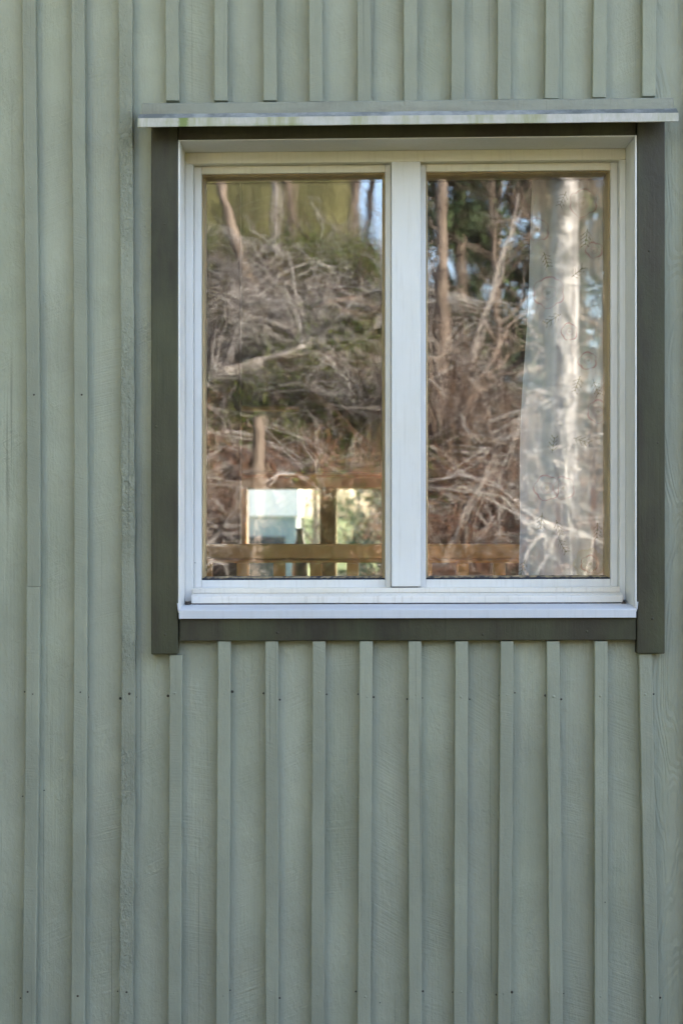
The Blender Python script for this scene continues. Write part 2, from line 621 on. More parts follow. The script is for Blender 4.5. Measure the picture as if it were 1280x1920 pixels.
# boards: one between each two battens, cut round the window
seam = sorted([PX(p_ + W / 2) for p_ in extra_left + extra_right] + [PX(np.mean([q for q in (b[0], b[2], b[3])]) + W / 2) for b in BAT])
seam = [HX0] + seam + [HX1]
OX0, OX1 = XL - 0.012, XR + 0.012
OZ0, OZ1 = ZB - 0.012, ZT + 0.012
for a, b in zip(seam, seam[1:]):
    y0 = random.uniform(-0.0012, 0.0008)
    g = 0.0008
    mat = M_BOARD_GRAIN if (a < PX(1250) < b) else M_BOARD
    a_, b_ = a + g, b - g
    if b_ <= OX0 or a_ >= OX1:
        box('board', a_, b_, y0, 0.02, Z_LOW, Z_HIGH, mat, house, 0.0015)
    else:
        bm = bmesh.new()
        add_box(bm, a_, b_, y0, 0.02, Z_LOW, OZ0)
        link('board', finish(bm, 0.0015), house, mat)
        bm = bmesh.new()
        add_box(bm, a_, b_, y0, 0.02, OZ1, Z_HIGH)
        link('board', finish(bm, 0.0015), house, mat)
        if a_ < OX0 - 0.004:
            box('board', a_, OX0, y0 + 0.0001, 0.02, OZ0 + 0.001, OZ1 - 0.001, mat, house, 0.0)
        if b_ > OX1 + 0.004:
            box('board', OX1, b_, y0 + 0.0001, 0.02, OZ0 + 0.001, OZ1 - 0.001, mat, house, 0.0)


# the body of the house
def pierced_wall(name, x0, x1, z0, z1, hx0, hx1, hz0, hz1, y0, y1, mat):
    bm = bmesh.new()
    add_box(bm, x0, hx0, y0, y1, z0, z1)
    add_box(bm, hx1, x1, y0, y1, z0, z1)
    add_box(bm, hx0, hx1, y0, y1, z0, hz0)
    add_box(bm, hx0, hx1, y0, y1, hz1, z1)
    return link(name, finish(bm), house, mat)


FLOOR, CEIL = 0.55, 3.9
pierced_wall('front_wall', HX0, HX1, Z_LOW, Z_HIGH, OX0, OX1, OZ0, OZ1, 0.0205, 0.215, M_PANEL)
FWX0, FWX1, FWZ0, FWZ1 = PX(463, HY1 - .2), PX(768, HY1 - .2), 0.98, PZ(917, HY1 - .2)
FILL_WIN = ((3.9, 5.4),)          # unseen opening added to let more daylight into the room
bm = bmesh.new()
cuts = sorted([(FWX0, FWX1, FWZ0, FWZ1)] + [(a_, b_, 1.0, 2.7) for a_, b_ in FILL_WIN])
xp = HX0
for a_, b_, c_, d_ in cuts:
    add_box(bm, xp, a_, HY1 - 0.2, HY1, Z_LOW, Z_HIGH)
    add_box(bm, a_, b_, HY1 - 0.2, HY1, Z_LOW, c_)
    add_box(bm, a_, b_, HY1 - 0.2, HY1, d_, Z_HIGH)
    xp = b_
add_box(bm, xp, HX1, HY1 - 0.2, HY1, Z_LOW, Z_HIGH)
link('back_wall', finish(bm), house, M_PANEL)
for x0, x1 in ((HX0 - 0.001, HX0 + 0.18), (HX1 - 0.18, HX1 + 0.001)):
    box('side_wall', x0, x1, 0.0215, HY1 - 0.001, Z_LOW + 0.001, Z_HIGH - 0.001, M_PANEL, house, 0)
box('floor', HX0 + 0.181, HX1 - 0.181, 0.216, HY1 - 0.201, FLOOR - 0.15, FLOOR, M_FLOOR, house, 0)
box('ceiling', HX0 + 0.181, HX1 - 0.181, 0.216, HY1 - 0.201, CEIL, CEIL + 0.12, M_CEIL, house, 0)
box('partition_wall', HX0 + 0.182, PX(458, 3.6), 3.3, 3.42, FLOOR, CEIL, M_PANEL, house, 0)
box('plinth', HX0 + 0.02, HX1 - 0.02, 0.025, HY1 - 0.02, -0.3, Z_LOW - 0.001, M_STONE, house, 0.01)
RIDGE = 6.4
for s in (0, 1):
    yA = -1.0 if s == 0 else HY1 + 1.0  # unseen overhang, deepened to shade the top of the wall
    yM = HY1 / 2
    zA = Z_HIGH - 0.42
    th = 0.14
    prof = [(yA, zA), (yM, RIDGE), (yM, RIDGE + th), (yA, zA + th)]
    profile_x('roof_slope', prof, HX0 - 0.35, HX1 + 0.35, M_ROOF, house)
for x0 in (HX0 + 0.02, HX1 - 0.14):
    bm = bmesh.new()
    tri = ((0.03, Z_HIGH + 0.002), (HY1 - 0.03, Z_HIGH + 0.002), (HY1 / 2, RIDGE - 0.02))
    a = [bm.verts.new((x0, y, z)) for y, z in tri]
    b = [bm.verts.new((x0 + 0.12, y, z)) for y, z in tri]
    bm.faces.new(a)
    bm.faces.new(b[::-1])
    for i in range(3):
        bm.faces.new((a[i], a[(i + 1) % 3], b[(i + 1) % 3], b[i]))
    link('gable', finish(bm), house, M_BOARD)

box('light_block_wall', -7.5, -2.5, -4.7, 0.9, Z_LOW - 0.6, Z_HIGH + 0.3, M_BOARD, house, 0.01)  # unseen block and its roof, added to keep out sky light from the left
profile_x('light_block_roof', [(-5.0, Z_HIGH + 0.301), (1.1, Z_HIGH + 0.301), (1.1, Z_HIGH + 0.42), (-5.0, Z_HIGH + 0.42)], -7.9, -2.2, M_ROOF, house)

# casing round the window
ZC = PZ(217, -0.075) - 0.001
box('casing_board', PX(283.5, YCAS), XL - 0.0006, YCAS, 0.0, PZ(1227, YCAS), ZC, M_CASING, house, 0.003, True)
box('casing_board', XR + 0.0022, PX(1246, YCAS), YCAS, 0.0, PZ(1227.5, YCAS), ZC, M_CASING, house, 0.003, True)
box('casing_board', XL + 0.004, XR + 0.0005, YCAS + 0.004, 0.0, PZ(1202.5, YCAS), PZ(1150, YCAS), M_CASING, house, 0.002, True)
box('casing_board', XL + 0.0006, XR - 0.0006, YCAS + 0.004, 0.0, ZT + 0.0006, ZC, M_CASING, house, 0.002, True)

for cx_, cy_ in ((293, 800), (309, 420), (310, 1190), (1222, 1160), (1216, 470), (1232, 830), (520, 1186), (905, 1190), (1100, 1184)):
    o_ = nail(house, PX(cx_, YCAS), YCAS + (0.0042 if 340 < cx_ < 1190 else 0.0), PZ(cy_, YCAS), False, random.uniform(0.8, 1.2))
    o_.data = N_CASE

# hood over the window
hood = empty('window_hood', (0, 0, 0), house)
yb_ = -0.075
profile_x('hood_board', [(0.0, PZ(190, yb_)), (yb_ + 0.012, PZ(190.5, yb_)), (yb_, PZ(194, yb_)), (yb_, PZ(216, yb_)), (0.0, PZ(216, yb_))],
          PX(266, yb_), PX(1262, yb_), M_HOODB, hood, True, 0.0015, 12, 0.0006)
yh = -0.100
hz = [PZ(213.5, yh + 0.02), PZ(219.5, yh), PZ(238, yh)]
profile_x('drip_flashing', [(yb_ - 0.0012, hz[0] + 0.001), (yh + 0.007, hz[1] + 0.0022), (yh + 0.0005, hz[1] - 0.002), (yh - 0.0005, hz[2] + 0.001), (yh + 0.002, hz[2]),
                            (yh + 0.0045, hz[2] + 0.003), (yh + 0.004, hz[1] - 0.006), (yb_ - 0.0012, hz[0] - 0.006)],
          PX(258.5, yh), PX(1271, yh), M_HOOD, hood, True, 0.0, 16, 0.0005)

# window
win = empty('window', (0, 0, 0), house)
YF, YS, YG = 0.088, 0.112, 0.152
yj = YCAS + 0.0015
box('jamb', XL, XL + 0.005, yj, 0.2, ZB - 0.004, ZT, M_WHITE, win, 0.001, True)
box('jamb', XR - 0.003, XR + 0.0016, yj, 0.2, ZB - 0.004, ZT, M_WHITE, win, 0.001, True)
box('soffit', XL + 0.0055, XR - 0.0035, yj + 0.0005, 0.2, ZT - 0.003, ZT - 0.0003, M_WHITE, win, 0.0005, True)
fx0, fx1 = PX(362, YF), PX(1161, YF)
zh = PZ(307.5, YF)
zs0 = PZ(1103, YF)
m0, m1 = PX(733.5, YF), PX(788, YF)
box('frame_stile', XL + 0.0055, fx0, YF, 0.2, PZ(1128, YF), zh - 0.0005, M_WHITE, win, 0.0015, True)
box('frame_stile', fx1, XR - 0.0035, YF, 0.2, PZ(1128, YF), zh - 0.0005, M_WHITE, win, 0.0015, True)
box('frame_head', XL + 0.0055, XR - 0.0035, YF - 0.0008, 0.2, zh, ZT - 0.0035, M_WHITE_BOUNCE, win, 0.0015, True)
box('mullion', m0, m1, YF - 0.004, 0.19, PZ(1101, YF), zh - 0.0006, M_WHITE, win, 0.002, True)
box('mullion_gap', m0 + 0.004, m1 - 0.006, YF + 0.012, 0.19, PZ(1104, YF), PZ(1101, YF) - 0.0003, M_DARK_GAP, win, 0, True)

sashes = ((fx0 + 0.0008, PX(378, YS), PX(722, YS), m0 - 0.0008), (m1 + 0.0008, PX(798, YS), PX(1144, YS), fx1 - 0.0008))
zst, zsi = zh - 0.0008, PZ(326.5, YS)
zsb, zsbi = PZ(1102.5, YS), PZ(1088, YS)
for xa, xi, xj, xb in sashes:
    box('sash_stile', xa, xi, YS, 0.19, zsb, zst, M_WHITE, win, 0.0015, True)
    box('sash_stile', xj, xb, YS, 0.19, zsb, zst, M_WHITE, win, 0.0015, True)
    box('sash_rail', xi + 0.0003, xj - 0.0003, YS + 0.0006, 0.19, zsi, zst, M_WHITE_BOUNCE, win, 0.0012, True)
    box('sash_rail', xi + 0.0003, xj - 0.0003, YS + 0.0006, 0.19, zsb, zsbi, M_WHITE, win, 0.0012, True)
    ring('glazing_bead', xi + 0.0003, xj - 0.0003, zsbi + 0.0003, zsi - 0.0003,
         [(0, YS + 0.010), (0.0025, YS + 0.009), (0.0060, YS + 0.022), (0.0068, YG - 0.001), (0.0068, 0.188), (0, 0.188)], M_BEAD, win)
    # squeezed black putty line along the bottom
    profile_x('putty', [(YS + 0.004, zsbi - 0.0005), (YS + 0.004, zsbi + 0.0035), (YG - 0.002, zsbi + 0.0075), (YG - 0.002, zsbi - 0.0005)],
              xi + 0.0008, xj - 0.0008, M_GASKET, win, True, 0, 60, 0.0009)
    for k_, (yg, rx, rz) in enumerate(((YG, 0.0, 0.0), (YG + 0.02, 0.0017, -0.0013))):
        bm = bmesh.new()
        add_box(bm, xi + 0.006, xj - 0.006, -0.002, 0.002, zsbi + 0.006, zsi - 0.006)
        for v in bm.verts:
            warp(v.co)
        cx, cz = (xi + xj) / 2, (zsbi + zsi) / 2
        for v in bm.verts:
            v.co.y += yg + (v.co.z - cz) * rx + (v.co.x - cx) * rz
        bmesh.ops.recalc_face_normals(bm, faces=bm.faces)
        me = bpy.data.meshes.new('m')
        bm.to_mesh(me)
        bm.free()
        link('glass_pane', me, win, M_GLASS)

# stepped sill and its metal flashing
zq = {q: PZ(q, 0.07) for q in (1103, 1113, 1118, 1131, 1145)}
profile_x('sill_step', [(0.19, zq[1103] - 0.0012), (0.080, zq[1103] - 0.0012), (0.080, zq[1113]), (0.19, zq[1113])], PX(361, .08), PX(1161, .08), M_STEP, win, True, 0.0012)
profile_x('sill_step', [(0.19, zq[1113] - 0.0006), (0.079, zq[1113] - 0.0006), (0.058, zq[1118]), (0.056, zq[1118] - 0.002), (0.056, zq[1131]), (0.19, zq[1131])],
          PX(358.5, .057), PX(1166.5, .057), M_STEP, win, True, 0.0010)
profile_x('dark_gap_line', [(0.19, zq[1131] - 0.0005), (0.0575, zq[1131] - 0.0005), (0.0575, zq[1131] - 0.0032), (0.19, zq[1131] - 0.0032)],
          PX(360, .058), PX(1165, .058), M_DARK_GAP, win, True, 0, 80, 0.0007)
yfl = -0.040
profile_x('sill_flashing', [(0.15, PZ(1129, .12)), (0.0, PZ(1137.5, 0)), (yfl + 0.0015, PZ(1144, yfl)), (yfl, PZ(1145.2, yfl)), (yfl, PZ(1160, yfl)), (yfl + 0.002, PZ(1160.3, yfl)),
                            (yfl + 0.003, PZ(1147.5, yfl)), (0.15, PZ(1134, .12))],
          XL + 0.0062 - 0.003, XR - 0.002, M_FLASH, win, True, 0.0)
for x0, x1, s in ((XL + 0.0005, XL + 0.0026, -1), (XR - 0.001, XR + 0.0015, 1)):
    bm = bmesh.new()
    vv = add_box(bm, x0, x1, yfl + 0.0006, 0.06, PZ(1145, yfl), PZ(1131, yfl))
    for i in (4, 5):
        vv[i].co.x += s * 0.0025
    link('flashing_upstand', finish(bm, 0.0003, 1, True), win, M_FLASH)
for x, s in ((PX(352, .05), 1), (PX(1169, .05), -1)):
    bm = bmesh.new()
    bmesh.ops.create_icosphere(bm, subdivisions=3, radius=1.0)
    for v in bm.verts:
        q = 1 + 0.35 * math.sin(v.co.x * 7 + x * 50) * math.cos(v.co.z * 9 + v.co.y * 5)
        v.co = Vector((x + v.co.x * 0.008 * q, 0.065 + v.co.y * 0.02 * q, zq[1131] - 0.002 + v.co.z * 0.004 * q))
    link('dirt_patch', finish(bm, 0, 1, True, True), win, simple('corner_dirt', (0.16, 0.13, 0.11), 0.95, 300, 0.5, 0.8))

# inner lining of the opening
bm = bmesh.new()
add_box(bm, OX0 + 0.0005, XL + 0.03, 0.2005, 0.235, OZ0 + 0.001, OZ1 - 0.001)
add_box(bm, XR - 0.03, OX1 - 0.0005, 0.2005, 0.235, OZ0 + 0.001, OZ1 - 0.001)
add_box(bm, XL + 0.0301, XR - 0.0301, 0.2005, 0.235, OZ1 - 0.05, OZ1 - 0.001)
add_box(bm, XL + 0.0301, XR - 0.0301, 0.2005, 0.25, OZ0 + 0.001, zsbi - 0.004)
link('inner_lining', finish(bm), win, M_INNER)

# far window of the room
fwin = empty('window', (0, 0, 0), house)
yw = HY1 - 0.2
fp0, fp1 = PX(599, yw), PX(631, yw)
box('post', fp0, fp1, yw - 0.02, yw + 0.1, FWZ0 + 0.03, FWZ1 - 0.0005, M_TAN, fwin, 0.006)
for x0, x1 in ((FWX0 - 0.07, FWX0 - 0.0005), (FWX1 + 0.0005, FWX1 + 0.07)):
    box('casing', x0, x1, yw - 0.022, yw - 0.0005, FWZ0 - 0.05, FWZ1 + 0.005, M_BAL, fwin, 0.004)
box('casing', FWX0 - 0.09, FWX1 + 0.09, yw - 0.03, yw - 0.0006, FWZ1 + 0.0055, FWZ1 + 0.075, M_TAN, fwin, 0.006)
box('casing', FWX0 - 0.11, FWX1 + 0.11, yw - 0.05, yw - 0.0007, FWZ1 + 0.076, FWZ1 + 0.10, M_RAIL, fwin, 0.006)
box('sill', FWX0 + 0.0005, FWX1 - 0.0005, yw - 0.05, yw + 0.15, FWZ0 - 0.02, FWZ0 + 0.02, M_RAIL, fwin, 0.004)
for x0, x1 in ((FWX0 + 0.001, fp0 - 0.001), (fp1 + 0.001, FWX1 - 0.001)):
    box('glass_pane', x0, x1, yw + 0.06, yw + 0.064, FWZ0 + 0.021, FWZ1 - 0.001, M_GLASS, fwin, 0)

for a_, b_ in FILL_WIN:
    sw = empty('window', (0, 0, 0), house)  # frame and glass of the added daylight opening
    ring('frame', a_ + 0.0005, b_ - 0.0005, 1.0005, 2.6995, [(0, yw + 0.02), (0.06, yw + 0.02), (0.06, yw + 0.1), (0, yw + 0.1)], M_WHITE, sw, False)
    box('glass_pane', a_ + 0.055, b_ - 0.055, yw + 0.06, yw + 0.064, 1.055, 2.645, M_GLASS, sw, 0)

# ------------------------------------------------------------------ things in the room
YR = 0.85
rail = tag(empty('stair_railing', (0, YR, FLOOR)), 'orange pine railing with square balusters inside the room, seen through the glass', 'railing')


def rbox(name, x0, x1, y0, y1, z0, z1, mat, parent, bev=0.004):
    o = box(name, x0, x1, y0, y1, z0, z1, mat, None, bev)
    pl = parent.location
    o.data.transform(__import__('mathutils').Matrix.Translation((-pl.x, -pl.y, -pl.z)))
    o.parent = parent
    return o


rx0, rx1 = PX(300, YR), PX(1200, YR)
rbox('handrail', rx0, rx1, YR - 0.03, YR + 0.03, PZ(1048, YR), PZ(1020, YR), M_RAIL, rail, 0.006)
rbox('top_rail', rx0, rx1, YR - 0.018, YR + 0.018, PZ(1055, YR), PZ(1048, YR) - 0.0006, M_RAIL, rail, 0.002)
bpx = 387 - 68.5
while bpx < 1190:
    x0 = PX(bpx - 11, YR)
    rbox('baluster', x0, x0 + 22 * K * (D + YR) / D, YR - 0.022, YR + 0.022, FLOOR + 0.08, PZ(1055, YR) - 0.0006, M_BAL, rail, 0.003)
    bpx += 68.5
rbox('bottom_rail', rx0, rx1, YR - 0.018, YR + 0.018, FLOOR + 0.03, FLOOR + 0.0795, M_RAIL, rail, 0.003)
for x in (rx0 - 0.081, rx1 + 0.001):
    rbox('newel_post', x, x + 0.08, YR - 0.04, YR + 0.04, FLOOR, PZ(1005, YR), M_BAL, rail, 0.006)

# curtain with a flower print
cu_y = 0.29
NXc, NZc = 190, 700
cz0, cz1 = 1.15, 2.82
cu, cv = np.meshgrid(np.linspace(0, 1, NXc), np.linspace(0, 1, NZc))
zc = cz0 + (cz1 - cz0) * cv
s_c = K * (D + cu_y) / D
left_edge = np.interp(zc, [EYE + (960 - q) * s_c for q in (1084, 900, 700, 500, 340)], [(q - 640) * s_c for q in (969, 973, 982, 990, 1000)])
left_edge = left_edge + 0.004 * np.sin(zc * 9)
right_edge = PX(1215, cu_y)
xc_ = left_edge + (right_edge - left_edge) * cu
yc_ = cu_y + 0.012 * np.sin(cu * 21 + 0.8 * np.sin(zc * 2.1)) + 0.008 * np.sin(cu * 47 + zc * 3)
base = np.empty(xc_.shape + (3,))
base[:] = (0.74, 0.76, 0.73)
ppx = 640 + xc_ / s_c
ppy = 960 - (zc - EYE) / s_c


def stain_print(mask, col, a):
    m = np.clip(mask, 0, 1)[..., None] * a
    base[:] = base * (1 - m) + np.array(col) * m


RED, PINK, OLIVE, YEL = (0.40, 0.08, 0.09), (0.50, 0.20, 0.22), (0.17, 0.19, 0.06), (0.62, 0.55, 0.15)


def flower(fx, fy, r, lobes, col, a=0.9, fill=0.0, core=OLIVE, ph=0.0, wd=2.4):
    dx, dy = ppx - fx, ppy - fy
    d = np.hypot(dx, dy)
    th = np.arctan2(dy, dx)
    rr = r * (1 + 0.16 * np.abs(np.sin(th * lobes / 2 + ph)) - 0.06)
    if fill:
        stain_print((d < rr).astype(float), col, fill)
    wv = wd * (0.6 + 0.5 * np.sin(th * 3 + ph * 2))
    stain_print(1 - np.abs(d - rr) / np.maximum(wv, 0.7), col, a)
    stain_print(1 - np.abs(d - rr * 0.42) / (wd * 0.7), col, a * 0.35)
    stain_print((d < r * 0.14).astype(float), core, 0.4)


def sprig(sx, sy, ang, n=4, ln=30):
    ca, sa = math.cos(ang), math.sin(ang)
    u = (ppx - sx) * ca + (ppy - sy) * sa
    v = -(ppx - sx) * sa + (ppy - sy) * ca
    stain_print(((np.abs(v) < 0.9) & (u > 0) & (u < ln)).astype(float), OLIVE, 0.8)
    for i in range(n):
        t0 = ln * (i + 0.6) / n
        for s in (-1, 1):
            uu = u - t0
            q = np.abs(v * s - uu * 1.1)
            stain_print(((q < 1.0) & (v * s > 0) & (v * s < 9 - i * 0.6)).astype(float), OLIVE, 0.75)


for f in ((1028, 548, 27, 6, PINK, .8), (1067, 622, 15, 5, RED, .95), (1101, 677, 15, 5, PINK, .9), (1120, 772, 20, 6, PINK, .8), (1024, 915, 22, 5, RED, .8),
          (1056, 915, 20, 5, PINK, .7), (1104, 1057, 15, 6, RED, .9), (1008, 430, 20, 5, PINK, .6), (1092, 380, 24, 6, RED, .6), (1112, 470, 14, 5, PINK, .8),
          (1160, 560, 22, 6, RED, .7), (1165, 900, 22, 6, RED, .7), (1150, 1010, 17, 5, PINK, .7)):
    flower(*f)
flower(1104, 1057, 27, 7, YEL, 0.4, 0.25)
for s in ((1088, 705, 1.9), (1110, 712, 1.2), (1016, 962, 1.7), (1040, 975, 1.2), (1046, 1010, 1.0), (985, 1050, 1.9), (1000, 1080, 0.6), (1032, 850, -1.4),
          (1050, 590, 2.6), (1020, 470, 1.3), (1100, 430, 1.7), (1075, 820, 0.4), (1120, 980, 1.6), (1070, 520, -0.7), (1060, 360, 2.0)):
    sprig(*s)
gi = np.arange(NXc * NZc).reshape(NZc, NXc)
cf = np.stack([gi[:-1, :-1], gi[:-1, 1:], gi[1:, 1:], gi[1:, :-1]], -1).reshape(-1, 4)


def cloth_mat():
    t = NT('printed_curtain_cloth')
    at = t.n('Attribute', attribute_name='tone').outputs['Color']
    wv = t.noise(1.0, 3, 0.6, t.mapped((900, 900, 60)))
    c = t.mix(t.ramp(wv, 0.3, 0.7, 0.0, 0.12), at, (0.3, 0.3, 0.28))
    df = t.n('BsdfDiffuse', {'Color': c, 'Roughness': 0.6})
    tl = t.n('BsdfTranslucent', {'Color': c})
    tp = t.n('BsdfTransparent', {'Color': (1, 1, 1, 1)})
    m1_ = t.n('MixShader', {0: 0.2, 1: df.outputs[0], 2: tl.outputs[0]})
    m2_ = t.n('MixShader', {0: 0.02, 1: m1_.outputs[0], 2: tp.outputs[0]})
    t.t.links.new(m2_.outputs[0], t.out.inputs[0])
    return t.m


curtain = link('curtain', array_mesh(np.stack([xc_, yc_, zc], -1).reshape(-1, 3), cf, base.reshape(-1, 3), True), None, cloth_mat())
tag(curtain, 'pale sheer curtain printed with red flower outlines behind the window pane', 'curtain')
sm = curtain.modifiers.new('cloth_thickness', 'SOLIDIFY')
sm.thickness = 0.0012

# curtain rod that carries it
M_ROD = simple('white_rod', (0.6, 0.58, 0.52), 0.4, 30, 0.1)
rod = tubes(np.array([[(PX(700, .4), cu_y, cz1 + 0.008), (1.0, cu_y, cz1 + 0.008), (1.5, cu_y, cz1 + 0.008)]]), np.full((1, 3), 0.011), 10, smooth=True)
rod_o = tag(link('curtain_rod', rod, None, M_ROD), 'white curtain rod above the inside of the window', 'curtain rod')


# grey bottle-shaped vase on the far sill
def lathe(name, prof, loc, mat, n=28):
    bm = bmesh.new()
    rows = [[bm.verts.new((r * math.cos(a), r * math.sin(a), z)) for a in np.arange(n) * 2 * math.pi / n] for r, z in prof]
    for a, b in zip(rows, rows[1:]):
        for i in range(n):
            bm.faces.new((a[i], a[(i + 1) % n], b[(i + 1) % n], b[i]))
    bm.faces.new(rows[0][::-1])
    o = link(name, finish(bm, 0, 1, False, True), None, mat)
    o.location = loc
    return o


vase = lathe('vase', [(0.035, 0), (0.05, 0.01), (0.055, 0.15), (0.052, 0.34), (0.045, 0.42), (0.026, 0.475), (0.022, 0.52), (0.030, 0.545), (0.024, 0.545), (0.018, 0.5)],
             (PX(562, yw), yw + 0.01, FWZ0 + 0.0205), simple('grey_glaze', (0.42, 0.43, 0.45), 0.35, 14, 0.2))
tag(vase, 'tall grey bottle-shaped vase on the sill of the far window', 'vase')

# armchair
ac = tag(empty('armchair', (PX(828, 3.6), 3.7, FLOOR)), 'pale pink upholstered armchair behind the railing balusters', 'armchair')
M_PINK = simple('pale_pink_fabric', (0.62, 0.42, 0.38), 0.9, 40, 0.08, 0.3)
ax, ay = ac.location.x, ac.location.y
rbox('seat', ax - 0.3, ax + 0.3, ay - 0.3, ay + 0.25, FLOOR + 0.22, FLOOR + 0.44, M_PINK, ac, 0.05)
rbox('backrest', ax - 0.3, ax + 0.3, ay + 0.255, ay + 0.4, FLOOR + 0.2, FLOOR + 0.92, M_PINK, ac, 0.05)
for s in (-1, 1):
    rbox('armrest', ax + s * 0.305, ax + s * 0.40, ay - 0.3, ay + 0.25, FLOOR + 0.2, FLOOR + 0.6, M_PINK, ac, 0.035)
    for yy in (-0.25, 0.3):
        rbox('leg', ax + s * 0.24, ax + s * 0.28, ay + yy, ay + yy + 0.04, FLOOR, FLOOR + 0.219, M_BAL, ac, 0.004)

# shelf on the far wall
shelf = tag(empty('wall_shelf', (PX(508, yw), yw - 0.001, PZ(770, yw))), 'narrow wooden shelf high on the far wall of the room', 'shelf')
rbox('shelf_board', PX(455, yw), PX(562, yw), yw - 0.16, yw - 0.001, PZ(772, yw), PZ(765, yw), M_TAN, shelf, 0.003)


# ------------------------------------------------------------------ the ground, with the bank the glass mirrors
def sstep(a, b, x):
    t = np.clip((x - a) / (b - a), 0, 1)
    return t * t * (3 - 2 * t)


def ground_h(x, y):
    x = np.asarray(x, float)
    y = np.asarray(y, float)
    d = -y
    right = sstep(0.3, 1.9, x)
    h = 1.25 * sstep(4.9, 6.9, d)
    top = 3.3 * (1 - right) + 0.8 * right
    h = h + top * sstep(6.3, 13.5, d)
    h = h + (1 - sstep(-0.6, 2.2, x)) * 11.0 * sstep(17, 46, d)
    und = 0.18 * np.sin(x * 1.3 + 1.0) * np.cos(y * 1.1) + 0.15 * np.sin(x * 3.1 + y * 2.3) + 0.10 * np.sin(x * 6.3 - y * 5.1) * np.sin(x * 2.1 + y * 7.0)
    h = h + und * sstep(4.9, 7.5, d)
    h = h + 2.4 * sstep(3.0, 6.0, x) * sstep(4.6, 8.0, d)  # unseen mound on the right, added to block low sky from the wall
    h = h - 2.3 * sstep(10, 26, y)
    return h


def axis_pts(inner0, inner1, step, outer):
    a = list(np.arange(inner0, inner1 + 1e-6, step))
    v, s = inner0, step
    left = []
    while v > -outer:
        s *= 1.35
        v -= s
        left.append(v)
    v, s = inner1, step
    right = []
    while v < outer:
        s *= 1.35
        v += s
        right.append(v)
    return np.array(left[::-1] + a + right)


gx = axis_pts(-8, 9, 0.16, 900)
gy = axis_pts(-18, 0, 0.16, 900)
GX, GY = np.meshgrid(gx, gy)
GZ = ground_h(GX, GY)
gi = np.arange(GX.size).reshape(GX.shape)
gf = np.stack([gi[:-1, :-1], gi[:-1, 1:], gi[1:, 1:], gi[1:, :-1]], -1).reshape(-1, 4)


def ground_mat():
    t = NT('garden_ground')
    g = t.n('NewGeometry').outputs['Position']
    a = t.noise(0.9, 6, 0.65, g)
    b = t.noise(6, 6, 0.7, g)
    c = t.mix(t.ramp(a, 0.38, 0.62), (0.018, 0.013, 0.010), (0.035, 0.045, 0.012))
    c = t.mix(t.ramp(b, 0.5, 0.72, 0, 0.7), c, (0.12, 0.09, 0.06))
    y = t.n('SeparateXYZ', {0: g}).outputs[1]
    c = t.mix(t.ramp(y, -5.0, -4.4), c, t.mix(b, (0.13, 0.14, 0.025), (0.19, 0.18, 0.045)))  # unseen lawn, tinted to bounce yellow light onto the window top
    c = t.mix(t.ramp(y, -2.8, -2.5), c, (0.025, 0.02, 0.015))  # unseen dark strip, added to cut bounce light on the lower wall
    meadow = t.ramp(y, -17, -21)
    c = t.mix(meadow, c, t.mix(b, (0.070, 0.072, 0.028), (0.115, 0.105, 0.045)))
    c = t.mix(t.ramp(y, 6, 9), c, t.mix(b, (0.07, 0.10, 0.03), (0.13, 0.15, 0.05)))
    t.principled(c, 0.95, t.bump(b, 0.8, 0.08), 0.1)
    return t.m


ground = link('ground', array_mesh(np.stack([GX, GY, GZ], -1).reshape(-1, 3), gf, None, True), None, ground_mat())
tag(ground, kind='structure')


# ------------------------------------------------------------------ undergrowth on the bank
def bank_points(n, x0=-5, x1=7.5, d0=5.2, d1=14.5, focus=0.6):
    m = int(n * focus)
    x = np.r_[rng.uniform(-1.8, 3.2, m), rng.uniform(x0, x1, n - m)]
    d = np.r_[rng.uniform(d0, d1, m), rng.uniform(d0, d1, n - m)]
    return x, -d


def arcs(n, lmin, lmax, rmin, rmax, rise, droop, S=5, d0=5.2, d1=14.5, flat=0.0, focus=0.6, mask=None, xr=(-5, 7.5)):
    x, y = bank_points(n, xr[0], xr[1], d0, d1, focus)
    if mask is not None:
        k = mask(x, y)
        x, y = x[k], y[k]
        n = len(x)
    z = ground_h(x, y) + rng.uniform(-0.03, 0.25 + flat, n)
    L = rng.uniform(lmin, lmax, n)
    az = rng.uniform(0, 2 * np.pi, n)
    el = rng.normal(rise, 0.45, n)
    t = np.linspace(0, 1, S)[None, :]
    hor = L[:, None] * t * np.cos(el)[:, None]
    ver = L[:, None] * (t * np.sin(el)[:, None] - droop * t * t * rng.uniform(0.4, 1.3, n)[:, None])
    wob = rng.normal(0, 0.014, (n, S, 3)) * L[:, None, None]
    wob[:, 0] = 0
    pts = np.stack([x[:, None] + hor * np.cos(az)[:, None], y[:, None] + hor * np.sin(az)[:, None], z[:, None] + ver], -1) + wob
    rad = rng.uniform(rmin, rmax, n)[:, None] * (1 - 0.7 * t)
    return pts, rad


def tones(n, palette, weights, jit=0.25):
    p = np.array(palette)[rng.choice(len(palette), n, p=np.array(weights) / sum(weights))]
    return np.clip(p * rng.uniform(1 - jit, 1 + jit, (n, 1)), 0.005, 0.9)


M_TWIG = tone_mat('dead_twig_bark', 0.8, 25)
M_NEEDLE = tone_mat('needles', 0.7, 15, 0.0, 0.25)
M_LEAF = tone_mat('small_leaves', 0.7, 15, 0.3, 0.25)
GREYS = [(0.22, 0.19, 0.175), (0.40, 0.37, 0.34), (0.04, 0.033, 0.03), (0.68, 0.64, 0.60), (0.13, 0.085, 0.06)]
REDS = [(0.26, 0.12, 0.07), (0.34, 0.20, 0.13), (0.52, 0.40, 0.30), (0.10, 0.05, 0.035)]


